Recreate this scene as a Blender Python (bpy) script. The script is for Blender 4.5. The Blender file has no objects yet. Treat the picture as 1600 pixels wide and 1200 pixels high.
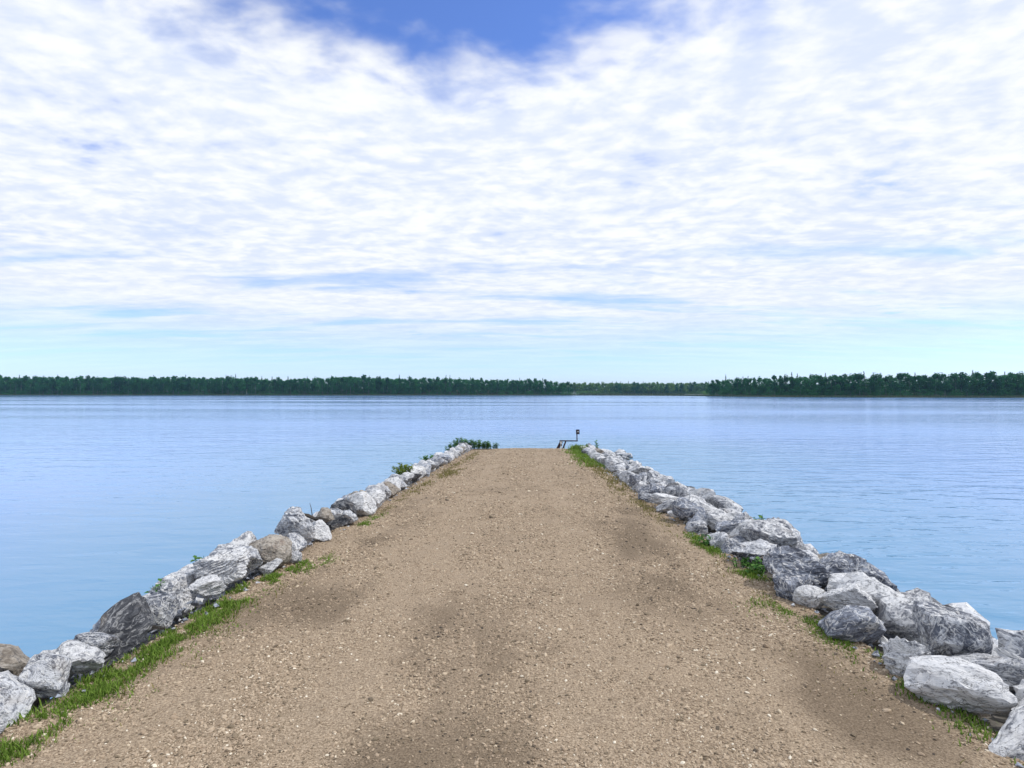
import bpy, bmesh, math, random
import numpy as np
from mathutils import Vector, noise as mn

R = math.radians
random.seed(11)
rng = np.random.default_rng(11)
scene = bpy.context.scene
COL = scene.collection

# ------------------------------------------------------------------ camera
CAM_Z = 3.2                       # metres above the lake
cam_d = bpy.data.cameras.new("camera")
cam = bpy.data.objects.new("camera", cam_d)
COL.objects.link(cam)
cam.location = (0, 0, CAM_Z)
cam.rotation_euler = (R(90 + 0.83), 0, 0)
cam_d.sensor_width = 36
cam_d.lens = 20.25
cam_d.clip_start = 0.05
cam_d.clip_end = 8000
scene.camera = cam

# ------------------------------------------------------------------ world
SUN_EL, SUN_AZ = 52.0, 88.0      # degrees; azimuth measured from the view axis (+y), plus = right
world = bpy.data.worlds.new("World")
scene.world = world
world.use_nodes = True


class NT:
    """small helper for building node trees"""
    def __init__(self, tree):
        self.t = tree
        self.n = tree.nodes
        self.l = tree.links
        self.n.clear()

    def node(self, typ, **kw):
        nd = self.n.new(typ)
        for k, v in kw.items():
            if k == 'ins':
                for kk, vv in v.items():
                    self.put(nd.inputs[kk], vv)
            else:
                setattr(nd, k, v)
        return nd

    def put(self, sock, v):
        if isinstance(v, bpy.types.NodeSocket):
            self.l.new(v, sock)
        else:
            sock.default_value = v

    def math(self, op, a, b=0.0, c=0.0, clamp=False):
        nd = self.n.new('ShaderNodeMath')
        nd.operation = op
        nd.use_clamp = clamp
        self.put(nd.inputs[0], a)
        self.put(nd.inputs[1], b)
        self.put(nd.inputs[2], c)
        return nd.outputs[0]

    def vmath(self, op, a, b=(0, 0, 0)):
        nd = self.n.new('ShaderNodeVectorMath')
        nd.operation = op
        self.put(nd.inputs[0], a)
        self.put(nd.inputs[1], b)
        return nd.outputs[0]

    def noise(self, vec, scale, detail=4, rough=0.55, dist=0.0, w=None):
        nd = self.n.new('ShaderNodeTexNoise')
        if vec is not None:
            self.l.new(vec, nd.inputs['Vector'])
        nd.inputs['Scale'].default_value = scale
        nd.inputs['Detail'].default_value = detail
        nd.inputs['Roughness'].default_value = rough
        nd.inputs['Distortion'].default_value = dist
        return nd.outputs[0]

    def ramp(self, fac, a, b, lo=0.0, hi=1.0, smooth=True):
        nd = self.n.new('ShaderNodeMapRange')
        nd.interpolation_type = 'SMOOTHSTEP' if smooth else 'LINEAR'
        nd.clamp = True
        self.put(nd.inputs['Value'], fac)
        nd.inputs['From Min'].default_value = a
        nd.inputs['From Max'].default_value = b
        nd.inputs['To Min'].default_value = lo
        nd.inputs['To Max'].default_value = hi
        return nd.outputs[0]

    def mix(self, fac, a, b, blend='MIX'):
        nd = self.n.new('ShaderNodeMix')
        nd.data_type = 'RGBA'
        nd.blend_type = blend
        self.put(nd.inputs[0], fac)
        for s, v in ((nd.inputs[6], a), (nd.inputs[7], b)):
            if isinstance(v, (tuple, list)) and len(v) == 3:
                v = (*v, 1)
            self.put(s, v)
        return nd.outputs[2]

    def mapping(self, vec, scale=(1, 1, 1), rot=(0, 0, 0), loc=(0, 0, 0)):
        nd = self.n.new('ShaderNodeMapping')
        self.l.new(vec, nd.inputs[0])
        nd.inputs['Location'].default_value = loc
        nd.inputs['Rotation'].default_value = rot
        nd.inputs['Scale'].default_value = scale
        return nd.outputs[0]


def build_world():
    T = NT(world.node_tree)
    out = T.node('ShaderNodeOutputWorld')
    sky = T.node('ShaderNodeTexSky', sky_type='NISHITA', sun_disc=False,
                 sun_elevation=R(SUN_EL), sun_rotation=R(SUN_AZ),
                 altitude=600, air_density=1.0, dust_density=0.6, ozone_density=2.5)
    bg_sky = T.node('ShaderNodeBackground', ins={'Color': T.mix(1.0, sky.outputs[0], (0.84, 1.0, 1.47), 'MULTIPLY'), 'Strength': 0.142})
    d = T.node('ShaderNodeTexCoord').outputs['Generated']
    sep = T.node('ShaderNodeSeparateXYZ', ins={0: d})
    x, y, z = sep.outputs
    zc = T.math('MAXIMUM', z, 0.0)
    h = T.math('ADD', zc, 0.075)
    u = T.math('DIVIDE', x, h)
    v = T.math('DIVIDE', y, h)
    p = T.node('ShaderNodeCombineXYZ', ins={0: u, 1: v, 2: 0.0}).outputs[0]
    # warp
    wv = T.node('ShaderNodeTexNoise', ins={'Vector': p, 'Scale': 1.3, 'Detail': 3.0}).outputs['Color']
    wv = T.vmath('SUBTRACT', wv, (0.5, 0.5, 0.5))
    sc = T.node('ShaderNodeVectorMath', operation='SCALE', ins={0: wv, 'Scale': 0.24}).outputs[0]
    pw = T.vmath('ADD', p, sc)
    pm = T.mapping(pw, scale=(0.85, 1.1, 1), rot=(0, 0, R(12)))
    big = T.noise(pw, 0.8, 4, 0.5)
    puff = T.noise(pm, 8.5, 4, 0.5, 0.05)
    fine = T.noise(pm, 21.0, 4, 0.55, 0.1)
    mid = T.noise(pm, 2.3, 4, 0.5, 0.3)
    # big clear opening high up, ahead of the pier (the blue hole in the cloud sheet)
    hx = T.math('DIVIDE', T.math('ADD', u, 0.14), 0.62)
    hy = T.math('DIVIDE', T.math('SUBTRACT', v, 1.20), 0.40)
    rr = T.math('SQRT', T.math('ADD', T.math('MULTIPLY', hx, hx), T.math('MULTIPLY', hy, hy)))
    rr = T.math('ADD', rr, T.math('MULTIPLY', T.math('SUBTRACT', mid, 0.5), 1.1))
    rr = T.math('ADD', rr, T.math('MULTIPLY', T.math('SUBTRACT', puff, 0.5), 0.9))
    hole = T.ramp(rr, 0.45, 1.30)
    # cover
    cov = T.math('ADD', T.math('MULTIPLY', big, 0.7), T.math('MULTIPLY', puff, 0.55))
    cov = T.math('ADD', cov, T.math('MULTIPLY', mid, 0.45))
    cov = T.ramp(cov, 0.44, 0.72)
    alpha = T.math('MULTIPLY', cov, hole)
    thin = T.noise(T.mapping(pw, scale=(0.30, 1.1, 1)), 1.7, 5, 0.55)
    alpha = T.math('MULTIPLY', alpha, T.math('SUBTRACT', 1.0, T.math('MULTIPLY', T.ramp(thin, 0.48, 0.70, 0.0, 0.75), T.ramp(zc, 0.14, 0.32, 1.0, 0.0))))
    # the sheet thins towards the horizon
    hz = T.ramp(zc, 0.02, 0.16, 0.10, 1.0)
    alpha = T.math('MULTIPLY', alpha, hz)
    # brightness of the cloudlets
    lum = T.math('ADD', T.math('MULTIPLY', puff, 0.60), T.math('MULTIPLY', fine, 0.24))
    lum = T.math('ADD', lum, T.math('MULTIPLY', mid, 0.35))
    lum = T.ramp(lum, 0.46, 0.73)
    stk = T.noise(T.mapping(pw, scale=(0.42, 1.25, 1)), 2.4, 5, 0.55, 0.2)
    stl = T.ramp(stk, 0.36, 0.66)
    lowf = T.ramp(zc, 0.07, 0.24, 0.7, 0.0)
    lum = T.math('ADD', T.math('MULTIPLY', lum, T.math('SUBTRACT', 1.0, lowf)), T.math('MULTIPLY', stl, lowf))
    ccol = T.mix(lum, (0.71, 0.785, 0.965), (0.945, 0.965, 0.985))
    bg_c = T.node('ShaderNodeBackground', ins={'Color': ccol, 'Strength': 1.0})
    ms = T.node('ShaderNodeMixShader', ins={0: alpha, 1: bg_sky.outputs[0], 2: bg_c.outputs[0]})
    T.l.new(ms.outputs[0], out.inputs[0])


build_world()

# ------------------------------------------------------------------ sun
sun_d = bpy.data.lights.new("sun", 'SUN')
sun = bpy.data.objects.new("sun", sun_d)
COL.objects.link(sun)
sun_d.energy = 2.6
sun_d.angle = R(2.0)
sun_d.color = (1.0, 0.96, 0.90)
a, e = R(SUN_AZ), R(SUN_EL)
sdir = Vector((math.sin(a) * math.cos(e), math.cos(a) * math.cos(e), math.sin(e)))
sun.rotation_euler = sdir.to_track_quat('Z', 'Y').to_euler()
sun.location = sdir * 60

vs = scene.view_settings
scene.display_settings.display_device = 'sRGB'
vs.view_transform = 'Standard'
vs.look = 'None'
vs.exposure = 0.1
vs.gamma = 1.0
vs.use_curve_mapping = False
scene.cycles.max_bounces = 6
scene.cycles.volume_bounces = 0
scene.cycles.use_denoising = True


# ------------------------------------------------------------------ helpers
def mat(name):
    m = bpy.data.materials.new(name)
    m.use_nodes = True
    T = NT(m.node_tree)
    out = T.node('ShaderNodeOutputMaterial')
    b = T.node('ShaderNodeBsdfPrincipled')
    T.l.new(b.outputs[0], out.inputs[0])
    return m, T, b


def mesh_obj(name, verts, faces, material, parent=None, smooth=False):
    me = bpy.data.meshes.new(name)
    me.from_pydata([tuple(v) for v in verts], [], [tuple(f) for f in faces])
    me.update()
    if smooth:
        me.polygons.foreach_set('use_smooth', [True] * len(me.polygons))
    if material:
        me.materials.append(material)
    o = bpy.data.objects.new(name, me)
    COL.objects.link(o)
    o.parent = parent
    return o


def link(name, me, parent=None, loc=(0, 0, 0)):
    o = bpy.data.objects.new(name, me)
    COL.objects.link(o)
    o.parent = parent
    o.location = loc
    return o


def empty(name, loc):
    o = bpy.data.objects.new(name, None)
    o.empty_display_size = 0.2
    COL.objects.link(o)
    o.location = loc
    return o


def tag(o, label=None, cat=None, group=None, kind=None):
    if label:
        o['label'] = label
    if cat:
        o['category'] = cat
    if group:
        o['group'] = group
    if kind:
        o['kind'] = kind
    return o


def tube(path, radii, n=6):
    """tapered tube through a list of points; returns verts, faces"""
    vs_, fs = [], []
    path = [Vector(p) for p in path]
    for i, p in enumerate(path):
        d = (path[min(i + 1, len(path) - 1)] - path[max(i - 1, 0)]).normalized()
        up = Vector((0, 0, 1)) if abs(d.z) < 0.9 else Vector((1, 0, 0))
        s = d.cross(up).normalized()
        t = s.cross(d)
        for k in range(n):
            an = 2 * math.pi * k / n
            vs_.append(p + (s * math.cos(an) + t * math.sin(an)) * radii[i])
    for i in range(len(path) - 1):
        for k in range(n):
            fs.append((i * n + k, i * n + (k + 1) % n, (i + 1) * n + (k + 1) % n, (i + 1) * n + k))
    fs.append(tuple(range(n))[::-1])
    fs.append(tuple(range((len(path) - 1) * n, len(path) * n)))
    return vs_, fs


def bar(p, q, w, h):
    """square bar from p to q"""
    p, q = Vector(p), Vector(q)
    d = (q - p).normalized()
    up = Vector((0, 0, 1)) if abs(d.z) < 0.95 else Vector((0, 1, 0))
    s = d.cross(up).normalized() * w / 2
    t = s.cross(d).normalized() * h / 2
    vs_ = [c + a_ * s + b_ * t for c in (p, q) for a_, b_ in ((-1, -1), (1, -1), (1, 1), (-1, 1))]
    fs = [(0, 1, 2, 3), (7, 6, 5, 4)] + [(k, k + 4, (k + 1) % 4 + 4, (k + 1) % 4) for k in range(4)]
    return vs_, fs


def bevel_obj(o, w=0.004):
    bm = bmesh.new()
    bm.from_mesh(o.data)
    bmesh.ops.recalc_face_normals(bm, faces=bm.faces)
    bmesh.ops.bevel(bm, geom=bm.edges[:], offset=w, segments=1, affect='EDGES')
    bm.to_mesh(o.data)
    bm.free()


# value noise on numpy arrays
_perm = rng.random((256, 256))


def vnoise(x, y):
    xi, yi = np.floor(x).astype(int), np.floor(y).astype(int)
    fx, fy = x - xi, y - yi
    fx, fy = fx * fx * (3 - 2 * fx), fy * fy * (3 - 2 * fy)
    g = lambda i, j: _perm[(xi + i) % 256, (yi + j) % 256]
    return (g(0, 0) * (1 - fx) + g(1, 0) * fx) * (1 - fy) + (g(0, 1) * (1 - fx) + g(1, 1) * fx) * fy


def fbm(x, y, o=4):
    s, a_, t = 0, 1.0, 0
    for k in range(o):
        s = s + a_ * vnoise(x * 2 ** k + 17.3 * k, y * 2 ** k + 9.1 * k)
        t += a_
        a_ *= 0.5
    return s / t


# ------------------------------------------------------------------ pier shape
Y_END = 28.6                                       # crest at the head of the pier


def axis(y):
    return 0.0233 * y - 0.15


def road_z(t, y):
    z = 1.6 - 0.0411 * np.minimum(y, Y_END) - 0.15 * np.maximum(y - Y_END, 0)
    z = z - 0.006 * t * t
    # worn wheel tracks and potholes
    z = z + 0.035 * (fbm(t * 0.7 + 40, y * 0.35 + 7, 3) - 0.5)
    return z


def bank_z(t, y):
    """height of the embankment core under the riprap"""
    t = np.asarray(t, float)
    y = np.asarray(y, float)
    base = 1.6 - 0.0411 * np.minimum(y, Y_END) - 0.15 * np.maximum(y - Y_END, 0)
    l = np.where(t < -2.75, (t + 2.75) / 1.35, -0.0)
    r = np.where(t > 3.25, -(t - 3.25) / 1.6, 0.0) - np.clip(t - 2.45, 0, 0.8) * 0.12
    return np.maximum(base + np.minimum(l, 0) + np.minimum(r, 0) - 0.05, -0.9)


def dirt_mask(t, y):
    """1 where the fines are dark and damp, 0 where pale gravel covers"""
    g = lambda t0, y0, a_, b_, s=1.0: s * np.exp(-(((t - t0) / a_) ** 2 + ((y - y0) / b_) ** 2))
    m = (g(1.55, 6.6, 0.5, 1.9, 0.95) + g(1.95, 3.3, 0.34, 0.55, 1.0) + g(-0.55, 4.1, 0.42, 0.7, 0.6)
         + g(0.0, 3.0, 0.5, 0.5, 0.4) + g(-1.75, 4.9, 0.5, 0.7, 0.65) + g(0.35, 3.9, 0.35, 0.35, 0.4)
         + g(-1.9, 7.6, 0.3, 0.35, 0.9) + g(1.9, 9.3, 0.5, 1.6, 0.6) + g(0.1, 12.6, 0.5, 0.8, 0.5)
         + g(-0.3, 2.6, 0.9, 0.35, 0.3) + g(-1.8, 9.0, 0.4, 1.5, 0.35))
    n = fbm(t * 1.9 + 3, y * 0.8 + 11, 5)
    n2 = fbm(t * 6 + 31, y * 3 + 5, 4)
    # two compacted wheel tracks stay paler; the strip between them and the shoulders hold the fines
    wob = 0.12 * (fbm(y * 0.25 + 3, y * 0.0 + 8, 2) - 0.5)
    trk = np.exp(-((t + 0.95 + wob) / 0.34) ** 2) + np.exp(-((t - 0.72 + wob) / 0.34) ** 2)
    k = m * (0.2 + 1.5 * n) + (n - 0.47) * 1.1 + (n2 - 0.5) * 0.8 - 0.22 * trk + 0.05
    k = np.clip(k, 0, 1)
    return k * k * (3 - 2 * k) * 0.8 + k * 0.2


# ------------------------------------------------------------------ materials
def gravel_ground_mat():
    m, T, b = mat("gravel_ground")
    o = T.node('ShaderNodeTexCoord').outputs['Object']
    dirt = T.node('ShaderNodeAttribute', attribute_name='dirt').outputs['Fac']
    n1 = T.noise(o, 85, 4, 0.7)
    n2 = T.noise(o, 9, 4, 0.6)
    vor = T.node('ShaderNodeTexVoronoi', feature='F1', ins={'Vector': o, 'Scale': 110.0})
    c = T.mix(T.ramp(n1, 0.32, 0.68), (0.17, 0.124, 0.084), (0.46, 0.363, 0.26))
    c = T.mix(T.ramp(n2, 0.35, 0.7, 0, 0.35), c, (0.26, 0.205, 0.15))
    vg = T.node('ShaderNodeRGBToBW', ins={0: vor.outputs['Color']}).outputs[0]
    stone = T.mix(0.7, c, vg, 'SOFT_LIGHT')
    c = T.mix(0.45, c, stone)
    c = T.mix(T.math('MULTIPLY', dirt, 0.85), c, T.mix(T.ramp(n1, 0.3, 0.75), (0.095, 0.07, 0.047), (0.23, 0.175, 0.122)))
    T.put(b.inputs['Base Color'], c)
    b.inputs['Roughness'].default_value = 0.95
    b.inputs['Specular IOR Level'].default_value = 0.15
    hgt = T.math('ADD', T.math('MULTIPLY', n1, 0.7), T.math('MULTIPLY', vor.outputs['Distance'], -0.6))
    bp = T.node('ShaderNodeBump', ins={'Height': hgt, 'Strength': 0.8, 'Distance': 0.008})
    T.l.new(bp.outputs[0], b.inputs['Normal'])
    return m


def pebble_mat():
    m, T, b = mat("pebble")
    f = T.node('ShaderNodeAttribute', attribute_type='INSTANCER', attribute_name='tone').outputs['Fac']
    cr = T.node('ShaderNodeValToRGB', ins={0: f})
    r = cr.color_ramp
    r.elements[0].position, r.elements[0].color = 0.0, (0.07, 0.056, 0.045, 1)
    r.elements[1].position, r.elements[1].color = 1.0, (0.72, 0.66, 0.55, 1)
    for p_, c_ in ((0.12, (0.17, 0.133, 0.09, 1)), (0.35, (0.315, 0.24, 0.17, 1)), (0.62, (0.435, 0.345, 0.25, 1)), (0.88, (0.55, 0.46, 0.34, 1))):
        el = r.elements.new(p_)
        el.color = c_
    T.put(b.inputs['Base Color'], cr.outputs[0])
    b.inputs['Roughness'].default_value = 0.85
    b.inputs['Specular IOR Level'].default_value = 0.25
    return m


def rock_mat(name, dark, light, lo, hi, vein=0.6, tint=(0.30, 0.24, 0.17), tint_amt=0.25, scale=1.0):
    m, T, b = mat(name)
    o = T.node('ShaderNodeTexCoord').outputs['Object']
    info = T.node('ShaderNodeObjectInfo')
    off = T.node('ShaderNodeCombineXYZ', ins={0: T.math('MULTIPLY', info.outputs['Random'], 37.0),
                                            1: T.math('MULTIPLY', info.outputs['Random'], 91.0), 2: 3.0}).outputs[0]
    p = T.vmath('ADD', o, off)
    warp = T.node('ShaderNodeTexNoise', ins={'Vector': p, 'Scale': 2.2 * scale, 'Detail': 4.0}).outputs['Color']
    ws = T.node('ShaderNodeVectorMath', operation='SCALE', ins={0: warp, 'Scale': 0.55}).outputs[0]
    pw = T.vmath('ADD', p, ws)
    # tilted strata
    st = T.noise(T.mapping(pw, scale=(1.3, 1.8, 9.0), rot=(0.5, 0.35, 0)), 1.8 * scale, 7, 0.65)
    bl = T.noise(pw, 5.5 * scale, 7, 0.65)
    fine = T.noise(p, 26, 4, 0.65)
    k = T.math('ADD', T.math('MULTIPLY', st, 0.55), T.math('MULTIPLY', bl, 0.45))
    k = T.math('ADD', k, T.math('MULTIPLY', T.math('SUBTRACT', fine, 0.5), 0.30))
    k = T.math('ADD', k, T.math('MULTIPLY', T.math('SUBTRACT', info.outputs['Random'], 0.5), 0.10))
    c = T.mix(T.ramp(k, lo, hi), dark, light)
    # calcite veins
    rid = T.math('ABSOLUTE', T.math('SUBTRACT', T.noise(pw, 2.6 * scale, 3, 0.5), 0.5))
    v1 = T.ramp(rid, 0.0, 0.028, 1.0, 0.0)
    rid2 = T.math('ABSOLUTE', T.math('SUBTRACT', T.noise(T.mapping(pw, scale=(1, 2.6, 1), rot=(0.9, 0.2, 0.4)), 3.3 * scale, 3, 0.5), 0.47))
    v2 = T.ramp(rid2, 0.0, 0.022, 1.0, 0.0)
    vv = T.math('MAXIMUM', v1, v2)
    vv = T.math('MULTIPLY', vv, vein)
    c = T.mix(vv, c, (0.70, 0.70, 0.70))
    # dark cracks
    rid3 = T.math('ABSOLUTE', T.math('SUBTRACT', T.noise(T.mapping(pw, scale=(1.5, 1, 2.2), rot=(0.2, 0.7, 1.1)), 3.4 * scale, 4, 0.6), 0.52))
    c = T.mix(T.ramp(rid3, 0.0, 0.02, 0.75, 0.0), c, (0.05, 0.052, 0.06))
    # rusty / lichen staining
    sn = T.noise(p, 2.0, 4, 0.6)
    c = T.mix(T.ramp(sn, 0.52, 0.72, 0, tint_amt), c, tint)
    # wet dark foot near the lake
    geo = T.node('ShaderNodeNewGeometry')
    wz = T.node('ShaderNodeSeparateXYZ', ins={0: geo.outputs['Position']}).outputs[2]
    wz = T.math('ADD', wz, T.math('MULTIPLY', T.math('SUBTRACT', bl, 0.5), 0.15))
    wet = T.ramp(wz, 0.03, 0.13, 0.75, 0.0)
    c = T.mix(wet, c, (0.035, 0.04, 0.03))
    T.put(b.inputs['Base Color'], c)
    b.inputs['Roughness'].default_value = 0.8
    b.inputs['Specular IOR Level'].default_value = 0.3
    bh = T.math('ADD', T.math('MULTIPLY', bl, 0.6), T.math('ADD', T.math('MULTIPLY', fine, 0.25), T.math('MULTIPLY', st, 0.6)))
    bp = T.node('ShaderNodeBump', ins={'Height': bh, 'Strength': 1.0, 'Distance': 0.035})
    T.l.new(bp.outputs[0], b.inputs['Normal'])
    return m


def leaf_mat(name, c1, c2, attr=False, trans=0.25, rough=0.6):
    m, T, b = mat(name)
    info = T.node('ShaderNodeObjectInfo')
    o = T.node('ShaderNodeTexCoord').outputs['Object']
    f = T.noise(o, 2.2, 3, 0.6)
    if attr:
        at = T.node('ShaderNodeAttribute', attribute_name='tone').outputs['Fac']
        f = T.math('ADD', T.math('MULTIPLY', f, 0.3), T.math('MULTIPLY', at, 0.8), clamp=True)
    else:
        f = T.math('ADD', T.math('MULTIPLY', f, 0.5), T.math('MULTIPLY', info.outputs['Random'], 0.6), clamp=True)
    c = T.mix(f, c1, c2)
    T.put(b.inputs['Base Color'], c)
    b.inputs['Roughness'].default_value = rough
    b.inputs['Specular IOR Level'].default_value = 0.06
    out = [n for n in T.n if n.type == 'OUTPUT_MATERIAL'][0]
    tr = T.node('ShaderNodeBsdfTranslucent', ins={'Color': c})
    ms = T.node('ShaderNodeMixShader', ins={0: trans, 1: b.outputs[0], 2: tr.outputs[0]})
    T.l.new(ms.outputs[0], out.inputs[0])
    return m


def plain_mat(name, c, rough=0.7, var=0.3, scale=20, metal=0.0):
    m, T, b = mat(name)
    o = T.node('ShaderNodeTexCoord').outputs['Object']
    n = T.noise(o, scale, 4, 0.6)
    cd = tuple(v * (1 - var) for v in c)
    cl = tuple(min(1, v * (1 + var)) for v in c)
    T.put(b.inputs['Base Color'], T.mix(T.ramp(n, 0.3, 0.7), cd, cl))
    b.inputs['Roughness'].default_value = rough
    b.inputs['Metallic'].default_value = metal
    return m


def water_mat():
    m, T, b = mat("lake_water")
    o = T.node('ShaderNodeTexCoord').outputs['Object']
    sep = T.node('ShaderNodeSeparateXYZ', ins={0: o})
    # colour of the water itself: green over the pale shallows round the pier, bluer in the deep
    dx = T.math('SUBTRACT', sep.outputs[0], 0.4)
    dy = T.math('MAXIMUM', T.math('SUBTRACT', sep.outputs[1], Y_END), 0.0)
    dist = T.math('SQRT', T.math('ADD', T.math('MULTIPLY', dx, dx), T.math('MULTIPLY', dy, dy)))
    n = T.noise(o, 0.05, 3, 0.5)
    dist = T.math('ADD', dist, T.math('MULTIPLY', T.math('SUBTRACT', n, 0.5), 12.0))
    shal = T.ramp(dist, 4.0, 22.0, 1.0, 0.0)
    c = T.mix(shal, (0.13, 0.28, 0.60), (0.10, 0.255, 0.43))
    T.put(b.inputs['Base Color'], c)
    b.inputs['IOR'].default_value = 1.33
    # wind patches
    patch = T.noise(T.mapping(o, scale=(0.006, 0.03, 1)), 1.0, 4, 0.55)
    T.put(b.inputs['Roughness'], T.ramp(patch, 0.35, 0.65, 0.06, 0.16))
    w1 = T.noise(T.mapping(o, scale=(0.55, 1.7, 1), rot=(0, 0, R(-7))), 1.0, 3, 0.5, 0.4)
    w2 = T.noise(T.mapping(o, scale=(2.0, 5.5, 1), rot=(0, 0, R(9))), 1.0, 3, 0.55, 0.3)
    w3 = T.noise(T.mapping(o, scale=(0.12, 0.5, 1), rot=(0, 0, R(-4))), 1.0, 2, 0.5)
    hgt = T.math('ADD', T.math('MULTIPLY', w1, 0.055), T.math('MULTIPLY', w2, 0.012))
    hgt = T.math('ADD', hgt, T.math('MULTIPLY', w3, 0.06))
    hgt = T.math('MULTIPLY', hgt, T.ramp(patch, 0.3, 0.7, 0.7, 1.2))
    # the pier shelters the water on one side from the breeze
    hgt = T.math('MULTIPLY', hgt, T.ramp(sep.outputs[0], -6.0, 9.0, 0.7, 1.45))
    bp = T.node('ShaderNodeBump', ins={'Height': hgt, 'Strength': 1.0, 'Distance': 1.0})
    T.l.new(bp.outputs[0], b.inputs['Normal'])
    return m


def land_mat():
    m, T, b = mat("shore_land")
    o = T.node('ShaderNodeTexCoord').outputs['Object']
    n = T.noise(o, 0.08, 5, 0.6)
    T.put(b.inputs['Base Color'], T.mix(T.ramp(n, 0.35, 0.65), (0.02, 0.04, 0.02), (0.045, 0.065, 0.035)))
    b.inputs['Roughness'].default_value = 1.0
    return m


M_GROUND = gravel_ground_mat()
M_PEB = pebble_mat()
M_BANK = plain_mat("bank_rubble", (0.11, 0.10, 0.085), 0.95, 0.6, 14)
ROCKM = {
    'veined': rock_mat("rock_veined", (0.10, 0.112, 0.145), (0.58, 0.595, 0.63), 0.40, 0.57, 0.9),
    'white': rock_mat("rock_white", (0.17, 0.18, 0.21), (0.66, 0.665, 0.68), 0.38, 0.54, 0.6, tint_amt=0.15),
    'blue': rock_mat("rock_blue_grey", (0.075, 0.085, 0.115), (0.34, 0.37, 0.44), 0.38, 0.62, 0.85, tint_amt=0.08),
    'tan': rock_mat("rock_tan", (0.16, 0.135, 0.11), (0.40, 0.36, 0.31), 0.36, 0.6, 0.15, tint=(0.16, 0.09, 0.06), tint_amt=0.5),
    'dark': rock_mat("rock_dark", (0.03, 0.033, 0.042), (0.12, 0.125, 0.14), 0.4, 0.66, 0.35, tint_amt=0.2),
}
M_GRASS = leaf_mat("grass_blade", (0.06, 0.125, 0.018), (0.22, 0.33, 0.06), attr=True, trans=0.3)
M_DRY = leaf_mat("dry_grass_blade", (0.085, 0.10, 0.025), (0.30, 0.25, 0.11), attr=True, trans=0.25)
M_WEED = leaf_mat("weed_leaf", (0.035, 0.12, 0.03), (0.14, 0.28, 0.07), attr=True, trans=0.3)
M_YWEED = leaf_mat("yellow_weed_leaf", (0.06, 0.12, 0.015), (0.22, 0.27, 0.04), attr=True, trans=0.3)
M_LEAF_DARK = leaf_mat("tree_leaf_dark", (0.006, 0.056, 0.030), (0.045, 0.185, 0.055), trans=0.3)
M_LEAF_PALE = leaf_mat("tree_leaf_pale", (0.05, 0.15, 0.04), (0.21, 0.33, 0.075), trans=0.3)
M_NEEDLE = leaf_mat("spruce_needle", (0.010, 0.032, 0.020), (0.022, 0.055, 0.028), trans=0.05)
M_BARK = plain_mat("pale_bark", (0.11, 0.14, 0.14), 0.9, 0.4, 3)
M_REED = leaf_mat("reed_leaf", (0.05, 0.085, 0.045), (0.12, 0.14, 0.085), attr=True, trans=0.2)
M_RUST = plain_mat("rusty_steel", (0.030, 0.016, 0.022), 0.75, 0.5, 30)
M_WHITE = plain_mat("white_paint", (0.78, 0.78, 0.77), 0.5, 0.08, 15)
M_BLUE = plain_mat("blue_paint", (0.10, 0.17, 0.42), 0.5, 0.15, 5)
M_TWIG = plain_mat("twig_bark", (0.06, 0.05, 0.04), 0.9, 0.3, 30)

# ------------------------------------------------------------------ lake
# a disc whose far rim lies past the wooded shore
nv = 96
lv = [(0, 400, 0)] + [(3200 * math.cos(2 * math.pi * k / nv), 400 + 3200 * math.sin(2 * math.pi * k / nv), 0) for k in range(nv)]
lake = mesh_obj('lake_water', lv, [(0, 1 + k, 1 + (k + 1) % nv) for k in range(nv)], water_mat())
tag(lake, kind='structure')


# ------------------------------------------------------------------ pier: core and gravel road
def grid_obj(name, ts, ys, zf, material, attr=None):
    T_, Y_ = np.meshgrid(ts, ys)
    Z = zf(T_, Y_)
    X = axis(Y_) + T_
    V = np.stack([X, Y_, Z], -1).reshape(-1, 3)
    w, h = len(ts), len(ys)
    idx = np.arange(w * h).reshape(h, w)
    F = np.stack([idx[:-1, :-1], idx[:-1, 1:], idx[1:, 1:], idx[1:, :-1]], -1).reshape(-1, 4)
    me = bpy.data.meshes.new(name)
    me.vertices.add(len(V))
    me.vertices.foreach_set('co', V.astype(np.float32).ravel())
    me.loops.add(len(F) * 4)
    me.loops.foreach_set('vertex_index', F.ravel().astype(np.int32))
    me.polygons.add(len(F))
    me.polygons.foreach_set('loop_start', np.arange(0, len(F) * 4, 4, dtype=np.int32))
    me.update(calc_edges=True)
    me.polygons.foreach_set('use_smooth', [True] * len(F))
    me.materials.append(material)
    if attr is not None:
        at = me.attributes.new('dirt', 'FLOAT', 'POINT')
        at.data.foreach_set('value', attr(T_, Y_).ravel().astype(np.float32))
    o = bpy.data.objects.new(name, me)
    COL.objects.link(o)
    return o


ys = np.concatenate([np.arange(-14, 1.5, 0.4), np.arange(1.5, 12, 0.07), np.arange(12, 34.01, 0.2)])
ts = np.arange(-2.78, 2.79, 0.075)


def road_surface(t, y):
    z = road_z(t, y)
    z = z + 0.02 * (fbm(t * 5, y * 4, 4) - 0.5)
    z = z - np.clip(np.abs(t) - 2.58, 0, 1) * 0.7        # rolls off under the verge stones
    return np.where(y > 33.0, -0.6, z)


road = grid_obj('gravel_road', ts, ys, road_surface, M_GROUND, dirt_mask)
tag(road, kind='structure')
yb = np.arange(-14, 37.1, 0.3)
tb = np.concatenate([np.arange(-6.5, -2.3, 0.2), [-1.5, 0, 1.5], np.arange(2.3, 7.0, 0.2)])


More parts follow.
